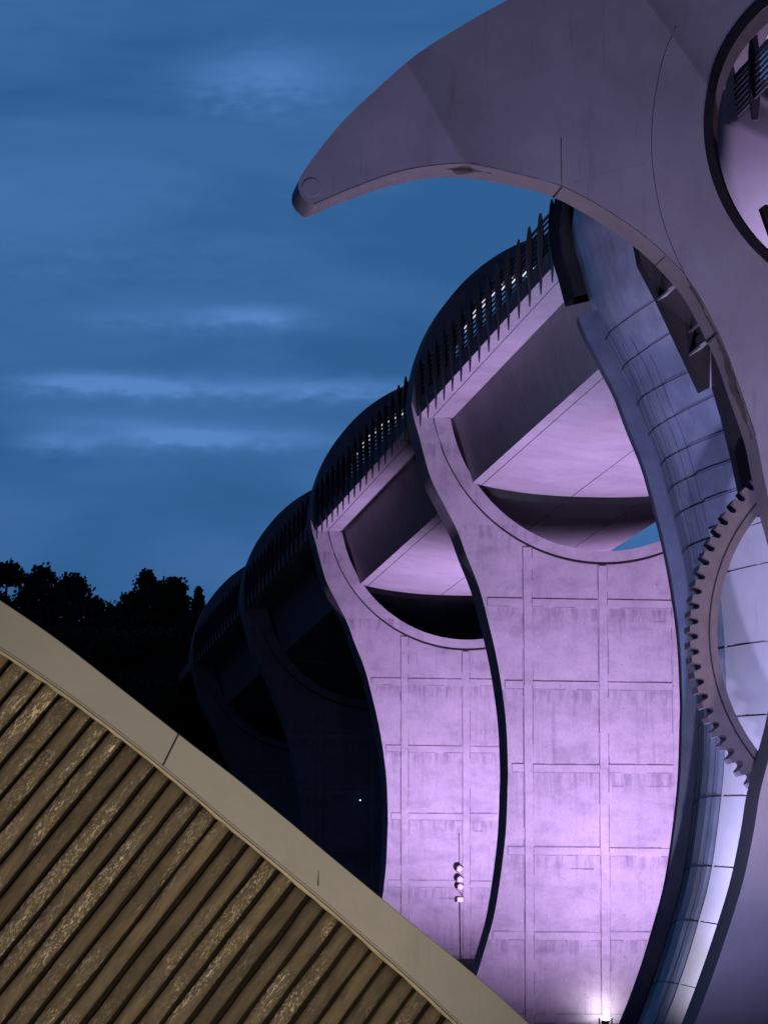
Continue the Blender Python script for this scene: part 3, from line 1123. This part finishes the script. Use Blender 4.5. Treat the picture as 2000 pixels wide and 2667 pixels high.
# resample both curves by joint fraction so the joint runs across the sheet
N = 96
def resample(c, n):
    L = [0]
    for a, b in zip(c, c[1:]):
        L.append(L[-1] + (Vector(b) - Vector(a)).length)
    out = []
    k = 0
    for i in range(n + 1):
        s = L[-1] * i / n
        while k < len(L) - 2 and L[k + 1] < s:
            k += 1
        t = (s - L[k]) / (L[k + 1] - L[k])
        out.append((c[k][0] + (c[k + 1][0] - c[k][0]) * t, c[k][1] + (c[k + 1][1] - c[k][1]) * t))
    return out


def cut(curve, x):
    """split a curve at x"""
    z = zat(curve, x)
    return [p for p in curve if p[0] < x - 1e-6] + [(x, z)], [(x, z)] + [p for p in curve if p[0] > x + 1e-6]


t1, t2 = cut(topc, P(477, 0, YB)[0])
b1, b2 = cut(botc, P(438, 0, YB)[0])
for tt, bb, y in ((t1, b1, 0.0), (t2, b2, 0.0)):
    tt, bb = resample(tt, 40), resample(bb, 40)
    if tt[0][0] > 0.5 or bb is None or tt[0] != resample(t1, 40)[0]:
        tt[0] = (tt[0][0] + 0.006, tt[0][1] - 0.004)
        bb[0] = (bb[0][0] + 0.006, bb[0][1] - 0.004)
    b = bmesh.new()
    solid_xz(b, tt + bb[::-1], [], YB - 0.06, YB + 0.10, smooth_sides=True)
    bmesh.ops.bevel(b, geom=[e for e in b.edges if not e.smooth and abs(e.verts[0].co.y - (YB - 0.06)) < 1e-4 and abs(e.verts[1].co.y - (YB - 0.06)) < 1e-4 and len(e.link_faces) == 2 and abs(e.link_faces[0].normal.dot(e.link_faces[1].normal)) < 0.5],
                    offset=0.004, segments=1, affect='EDGES')
    link('fascia_panel', b, M_FASC, gable)
# drip trim under the fascia
lowr = resample(botc, 150)
nrm = []
for i, p in enumerate(lowr):
    a, b_ = lowr[max(0, i - 1)], lowr[min(len(lowr) - 1, i + 1)]
    d = Vector((b_[0] - a[0], b_[1] - a[1])).normalized()
    nrm.append(Vector((-abs(d.y), -abs(d.x))))
b = bmesh.new()
lo1 = [(p[0] + n_.x * 0.002, p[1] + n_.y * 0.002) for p, n_ in zip(lowr, nrm)]
lo2 = [(p[0] + n_.x * 0.010, p[1] + n_.y * 0.010) for p, n_ in zip(lowr, nrm)]
solid_xz(b, lo1 + lo2[::-1], [], YB - 0.075, YB + 0.02, smooth_sides=True)
link('drip_edge', b, M_FASC, gable)
b = bmesh.new()
random.seed(3)
lo3 = [(p[0] + n_.x * (0.026 + random.uniform(-0.004, 0.004)), p[1] + n_.y * (0.026 + random.uniform(-0.006, 0.006))) for p, n_ in zip(lowr, nrm)]
lo2b = [(p[0] + n_.x * 0.0105, p[1] + n_.y * 0.0105) for p, n_ in zip(lowr, nrm)]
solid_xz(b, lo2b + lo3[::-1], [], YB - 0.008, YB + 0.03, smooth_sides=False)
link('timber_batten', b, M_TRIM, gable)
# screws along the trim
for px, py in ((705, 2233), (795, 2308), (935, 2430), (1078, 2553)):
    x, z = P(px, py, YB - 0.01)
    b = bmesh.new()
    bmesh.ops.create_cone(b, cap_ends=True, segments=10, radius1=0.007, radius2=0.006, depth=0.012,
                          matrix=Matrix.Translation((x, YB - 0.012, z)) @ Matrix.Rotation(math.pi / 2, 4, 'X'))
    link('screw_head', b, M_SEAM, gable)
# short scratch on the fascia
x, z = P(826, 2288, YB)
b = bmesh.new()
tube(b, [(x, YB - 0.0605, z + 0.04), (x - 0.003, YB - 0.0605, z - 0.045)], [0.002, 0.006], 5)
link('rust_streak', b, M_STAIN, gable)

# boards: rough rounded planks, at right angles to the fascia
b = bmesh.new()
uvl = b.loops.layers.uv.new('UVMap')
tl = b.faces.layers.float.new('tint')
random.seed(11)
pitch = 0.1135
L = [0]
for a_, c_ in zip(lo3, lo3[1:]):
    L.append(L[-1] + (Vector(c_) - Vector(a_)).length)
s = 0.02
kb = 0
prof = [(-0.5, 0.040), (-0.49, 0.008), (-0.42, -0.008), (-0.22, -0.016), (0.0, -0.018), (0.22, -0.016), (0.42, -0.008), (0.49, 0.008), (0.5, 0.040)]
while s < L[-1] - 0.1:
    k = max(i for i in range(len(L)) if L[i] <= s)
    k = min(k, len(lo3) - 2)
    t = (s - L[k]) / (L[k + 1] - L[k])
    p = Vector(lowr[k]).lerp(Vector(lowr[k + 1]), t) + nrm[k] * 0.020
    fa = max(0.0, min(1.0, (p.x + 0.5) / 3.6))
    ang = math.radians(229.0 + 5.0 * fa)
    d = Vector((math.cos(ang), math.sin(ang)))
    q = Vector((-d.y, d.x))
    ln = min(4.6, max(0.3, (p.y + 0.05) / abs(d.y)))
    wd = 0.0905 + random.uniform(-0.004, 0.004)
    tint = random.random()
    dep = random.uniform(-0.003, 0.003)
    nseg = max(6, int(ln / 0.07))
    off = random.uniform(0, 50)
    rows = []
    for i in range(nseg + 1):
        c = p + d * (ln * i / nseg)
        wob = noise.noise(Vector((i * 0.21, off, 0))) * 0.004
        wv = wd * (1 + 0.10 * noise.noise(Vector((i * 0.3, off, 7))))
        row = []
        for pj, (u, y) in enumerate(prof):
            e = c + q * (u * wv + wob)
            row.append(b.verts.new((e.x, YB + 0.022 + y + dep + 0.0035 * noise.noise(Vector((i * 0.5, pj * 0.7, off))), e.y)))
        rows.append(row)
    for i in range(nseg):
        for j in range(len(prof) - 1):
            f = b.faces.new((rows[i][j], rows[i][j + 1], rows[i + 1][j + 1], rows[i + 1][j]))
            f.smooth = True
            f[tl] = tint
            for lp, (ii, jj) in zip(f.loops, ((i, j), (i, j + 1), (i + 1, j + 1), (i + 1, j))):
                lp[uvl].uv = (ln * ii / nseg + off, prof[jj][0] * 0.08 + kb * 0.37)
    b.faces.new(rows[0][::-1])
    kb += 1
    s += pitch * random.uniform(0.98, 1.02)
bmesh.ops.recalc_face_normals(b, faces=b.faces[:])
link('timber_cladding', b, M_WOOD, gable)
# backing wall behind the boards and the roof shell going back
b = bmesh.new()
mid = resample(botc, 60)
solid_xz(b, mid + [(mid[-1][0], 0.0), (mid[0][0], 0.0)], [], YB + 0.062, YB + 0.25, smooth_sides=False)
link('backing_wall', b, M_BACK, gable)
b = bmesh.new()
tp = resample(topc, 60)
solid_xz(b, tp + [(x_ - 0.05, z_ - 0.10) for x_, z_ in tp[::-1]], [], YB + 0.11, YB + 7.0, smooth_sides=True)
link('roof_shell', b, M_FASC, gable)

# ------------------------------------------------------------------ trees on the hill
def tree(px, ptop, wpx, Y, label, conifer=False, seed=0, dens=1.0):
    rnd = random.Random(seed)
    x, ztop = P(px, ptop, Y)
    z0 = ground_z(x, Y) - 0.1
    rad = wpx / F * Y / 2
    h = ztop - z0
    t = empty('conifer_tree' if conifer else 'broadleaf_tree', (x, Y, z0), label, 'tree', 'trees on the dark hillside')
    b = bmesh.new()
    tube(b, [(0, 0, 0), (0.1, 0.05, h * 0.4), (-0.1, 0.1, h * 0.7), (0, 0, h * 0.93)], [0.28, 0.2, 0.12, 0.03], 8)
    for i in range(7):
        a = rnd.uniform(0, 6.28)
        zz = h * rnd.uniform(0.3, 0.75)
        rr = rad * rnd.uniform(0.5, 0.8)
        tube(b, [(0, 0, zz), (rr * 0.5 * math.cos(a), rr * 0.5 * math.sin(a), zz + h * 0.08), (rr * math.cos(a), rr * math.sin(a), zz + h * 0.2)], [0.09, 0.06, 0.02], 5)
    link('trunk', b, M_BARK, t, world=False)
    b = bmesh.new()
    clumps = []
    if conifer:
        for i in range(60):
            f = i / 60
            zz = h * (0.12 + 0.86 * f)
            rr = rad * (1 - f) ** 1.15
            for _ in range(3):
                a = rnd.uniform(0, 6.28)
                q = rr * rnd.uniform(0.3, 0.95)
                clumps.append((q * math.cos(a), q * math.sin(a), zz, max(0.18, 0.42 * (1 - f) + 0.15)))
    else:
        for i in range(80):
            f = rnd.random() ** 0.75
            zz = h * (0.16 + 0.80 * f)
            env = rad * (math.sin(math.pi * min(1, 0.2 + 0.78 * f)) ** 0.65)
            a = rnd.uniform(0, 6.28)
            q = env * math.sqrt(rnd.random()) * 0.85
            clumps.append((q * math.cos(a), q * math.sin(a), zz, rnd.uniform(0.55, 1.15) * (0.6 + 0.4 * (1 - f))))
        clumps.append((0, 0, h * 0.95, 0.6))
    for cx_, cy_, cz_, cr in clumps:
        for _ in range(int((26 if conifer else 80) * dens)):
            v = Vector((rnd.gauss(0, 1), rnd.gauss(0, 1), rnd.gauss(0, 0.8))) * cr * 0.48
            v = v if v.length < cr * 1.2 else v * (cr * 1.2 / v.length)
            c = Vector((cx_, cy_, cz_)) + v
            sz = rnd.uniform(0.07, 0.22)
            n_ = Vector((rnd.gauss(0, 1), rnd.gauss(0, 1), rnd.gauss(0, 1) + 0.4)).normalized()
            u = n_.orthogonal().normalized() * sz
            w_ = n_.cross(u) * rnd.uniform(0.5, 0.9)
            b.faces.new([b.verts.new(c + u), b.verts.new(c + w_), b.verts.new(c - u), b.verts.new(c - w_)])
    link('crown', b, M_LEAF, t, world=False)


tree(20, 1458, 330, 236, 'tallest broad dark tree at the left edge of the hill', seed=1)
tree(110, 1478, 200, 232, 'dense dark tree just right of the one at the left edge', seed=2)
tree(190, 1497, 170, 238, 'dark tree with a ragged shoulder, third from the left edge', seed=3)
tree(248, 1562, 120, 232, 'lower dark tree sloping down into the gap of the skyline', seed=4)
tree(300, 1582, 110, 238, 'smallest rounded tree in the dip of the skyline', seed=5)
tree(345, 1545, 100, 240, 'dark tree at the left shoulder of the pointed clump', seed=6)
tree(384, 1487, 120, 235, 'tall dark tree with a single knobbly top in the middle of the skyline', seed=7)
tree(432, 1520, 90, 240, 'dark tree between the knobbly top and the twin beside it', seed=18)
tree(458, 1505, 80, 235, 'narrow dark tree right of the knobbly middle one', seed=8)
tree(517, 1526, 260, 233, 'small pointed dark conifer next to the farthest pier', conifer=True, seed=10)
tree(565, 1612, 110, 245, 'dark tree half hidden by the farthest pier', seed=12)
bush_at = ((40, 1640, 190, 'bushy dark tree low at the left, just above the fascia'), (130, 1655, 180, 'bushy dark tree below the dense second tree of the skyline'),
           (215, 1690, 170, 'bushy dark tree below the dip of the skyline'), (290, 1680, 170, 'bushy dark tree below and left of the knobbly tree'),
           (365, 1670, 180, 'bushy dark tree straight below the knobbly tree'), (435, 1690, 160, 'bushy dark tree left of the farthest pier'),
           (330, 1760, 170, 'lowest bushy dark tree, over the middle of the fascia slope'), (410, 1790, 170, 'lowest bushy dark tree next to the foot of the farthest pier'))
for i, (px, py, ww, lb) in enumerate(bush_at):
    tree(px, py, ww, 190.5 - (6 if py > 1750 else 0) + (i % 3), lb, seed=30 + i, dens=0.7)

# ------------------------------------------------------------------ lights
def spot(name, loc, aim, col, power, angle, blend=0.6, radius=0.15):
    l = bpy.data.lights.new(name, 'SPOT')
    l.color = col
    l.energy = power
    l.spot_size = math.radians(angle)
    l.spot_blend = blend
    l.shadow_soft_size = radius
    o = bpy.data.objects.new(name, l)
    C.objects.link(o)
    o.location = loc
    o.rotation_euler = (Vector(aim) - Vector(loc)).to_track_quat('-Z', 'Y').to_euler()
    return o


PURP = (0.715, 0.465, 1.0)
spot('flood_purple', (CX + 0.9, 94.8, 1.7), (CX + 0.5, 99.6, 13.2), PURP, 15800, 144, 1.0, 0.25)
spot('flood_purple', (CX + 0.9, 119.8, 4.4), (CX + 0.5, 125.8, 15.0), PURP, 13200, 138, 1.0, 0.25)
spot('flood_foot', (lx, 103.15, lz + 0.12), (lx, 103.9, lz + 0.5), (0.9, 0.75, 1.0), 45, 150, 1.0, 0.1)
spot('flood_base', (CX - 4.1, 73.0, 1.2), (CX - 3.4, 76.8, 5.0), (0.74, 0.72, 1.0), 1900, 84, 1.0, 0.12)
spot('flood_blue', (CX - 3.2, 72.8, 1.7), (CX - 3.2, 77.2, 9.5), (0.42, 0.43, 1.0), 5000, 86, 1.0, 0.15)
spot('flood_mauve', (13.6, 59.5, 0.4), (15.5, 70.0, 20.0), (0.55, 0.53, 1.0), 9300, 122, 1.0, 0.3)
spot('flood_plaza', (19.0, 62.0, 0.6), (18.5, 70.0, 13.5), (1.0, 0.70, 0.66), 3000, 78, 1.0, 0.3)
spot('flood_lavender', (CX - 1.0, 71.8, 14.4), (CX - 1.6, 74.2, 18.5), (0.72, 0.55, 1.0), 2400, 84, 0.8, 0.2)
spot('ring_uplight', (CX - 1.2, YE_B - 3.0, ZS + 0.9), (CX - 1.8, YE_B - 3.0, ZS + 6), (0.80, 0.72, 1.0), 1200, 130, 0.5, 0.1)
spot('lamp_warm', (2.1, 13.0, 0.7), (1.5, 20.0, 2.9), (1.0, 0.86, 0.65), 1230, 62, 1.0, 0.2)

# ------------------------------------------------------------------ dusk sky
wd = bpy.data.worlds.new('World')
S.world = wd
wd.use_nodes = True
nt = wd.node_tree
nt.nodes.clear()


def wn(ty, **kw):
    x = nt.nodes.new(ty)
    for k, v in kw.items():
        setattr(x, k, v)
    return x


def wmath(op, a, b=None, c=None):
    x = wn('ShaderNodeMath', operation=op)
    for i, v in enumerate((a, b, c)):
        if v is None:
            continue
        if isinstance(v, (int, float)):
            x.inputs[i].default_value = v
        else:
            nt.links.new(v, x.inputs[i])
    return x.outputs[0]


geo = wn('ShaderNodeNewGeometry')
neg = wn('ShaderNodeVectorMath', operation='SCALE')
tc = wn('ShaderNodeTexCoord')
sep = wn('ShaderNodeSeparateXYZ')
nt.links.new(tc.outputs['Generated'], sep.inputs[0])
dx, dy, dz = sep.outputs
az = wmath('ARCTAN2', dx, dy)
el = wmath('ARCSINE', dz)
cmb = wn('ShaderNodeCombineXYZ')
nt.links.new(wmath('MULTIPLY', az, 9.0), cmb.inputs[0])
nt.links.new(wmath('MULTIPLY', el, 34.0), cmb.inputs[1])
nz = wn('ShaderNodeTexNoise')
nz.inputs['Scale'].default_value = 1.0
nz.inputs['Detail'].default_value = 5
nz.inputs['Roughness'].default_value = 0.5
nz.inputs['Distortion'].default_value = 0.4
nt.links.new(cmb.outputs[0], nz.inputs['Vector'])
nzf = nz.outputs['Fac']
cmb2 = wn('ShaderNodeCombineXYZ')
nt.links.new(wmath('MULTIPLY', az, 26.0), cmb2.inputs[0])
nt.links.new(wmath('MULTIPLY', el, 70.0), cmb2.inputs[1])
nz2 = wn('ShaderNodeTexNoise')
nz2.inputs['Detail'].default_value = 4
nt.links.new(cmb2.outputs[0], nz2.inputs['Vector'])
wob = wmath('MULTIPLY', wmath('SUBTRACT', nz2.outputs['Fac'], 0.5), 1.6)
total = None
# soft streaks of thin cloud, by direction in the sky (azimuth, elevation)
for px, py, rx, ry, amp in ((650, 160, 190, 75, 0.50), (640, 808, 130, 26, 0.55), (420, 820, 260, 34, 0.22), (190, 992, 190, 24, 0.70), (380, 1005, 150, 20, 0.45), (720, 1008, 330, 28, 0.42),
                            (420, 1135, 150, 26, 0.60), (120, 1150, 110, 28, 0.50), (620, 1140, 260, 26, 0.40), (240, 1100, 160, 20, 0.25), (900, 1000, 200, 25, 0.25), (300, 600, 500, 120, 0.12)):
    a0, e0 = math.atan2((px - VPX), F), math.atan2((VPY - py), F)
    u = wmath('DIVIDE', wmath('SUBTRACT', az, a0), rx / F)
    v = wmath('ADD', wmath('DIVIDE', wmath('SUBTRACT', el, e0), ry / F), wob)
    g = wmath('MULTIPLY', wmath('EXPONENT', wmath('MULTIPLY', wmath('ADD', wmath('MULTIPLY', u, u), wmath('MULTIPLY', v, v)), -1.0)), amp)
    total = g if total is None else wmath('ADD', total, g)
cl = wmath('ADD', wmath('MULTIPLY', wmath('MULTIPLY', total, 1.15), wmath('ADD', wmath('MULTIPLY', nz2.outputs['Fac'], 1.6), 0.3)), wmath('MULTIPLY', wmath('SUBTRACT', nzf, 0.5), 1.25))
mx = wn('ShaderNodeMix', data_type='RGBA')
mx.clamp_factor = True
mx.inputs[6].default_value = (0.027, 0.109, 0.283, 1)
mx.inputs[7].default_value = (0.088, 0.222, 0.53, 1)
nt.links.new(wmath('ADD', cl, 0.13), mx.inputs[0])
# afterglow: the sky is brightest towards the aqueduct and darkens overhead and behind
dt = wn('ShaderNodeVectorMath', operation='DOT_PRODUCT')
nt.links.new(tc.outputs['Generated'], dt.inputs[0])
dt.inputs[1].default_value = Vector((0.13, 0.98, 0.15)).normalized()
mr = wn('ShaderNodeMapRange', interpolation_type='SMOOTHSTEP')
mr.inputs['From Min'].default_value = 0.60
mr.inputs['From Max'].default_value = 0.955
mr.inputs['To Min'].default_value = 0.0
mr.inputs['To Max'].default_value = 1.0
nt.links.new(dt.outputs['Value'], mr.inputs[0])
mm = wn('ShaderNodeMix', data_type='RGBA')
nt.links.new(mr.outputs[0], mm.inputs[0])
mm.inputs[6].default_value = (0.0075, 0.0125, 0.041, 1)
nt.links.new(mx.outputs[2], mm.inputs[7])
bg = wn('ShaderNodeBackground')
nt.links.new(mm.outputs[2], bg.inputs[0])
bg.inputs[1].default_value = 1.0
sky = wn('ShaderNodeTexSky', sky_type='NISHITA')
sky.sun_disc = False
sky.sun_elevation = math.radians(-5)
sky.sun_rotation = math.radians(10)
bg2 = wn('ShaderNodeBackground')
nt.links.new(sky.outputs[0], bg2.inputs[0])
bg2.inputs[1].default_value = 0.05
ad = wn('ShaderNodeAddShader')
nt.links.new(bg.outputs[0], ad.inputs[0])
nt.links.new(bg2.outputs[0], ad.inputs[1])
ow = wn('ShaderNodeOutputWorld')
nt.links.new(ad.outputs[0], ow.inputs[0])

S.view_settings.view_transform = 'Standard'
S.view_settings.look = 'None'
S.view_settings.exposure = 0
S.view_settings.gamma = 1
S.cycles.use_denoising = True
S.cycles.max_bounces = 5
S.cycles.sample_clamp_indirect = 3.0
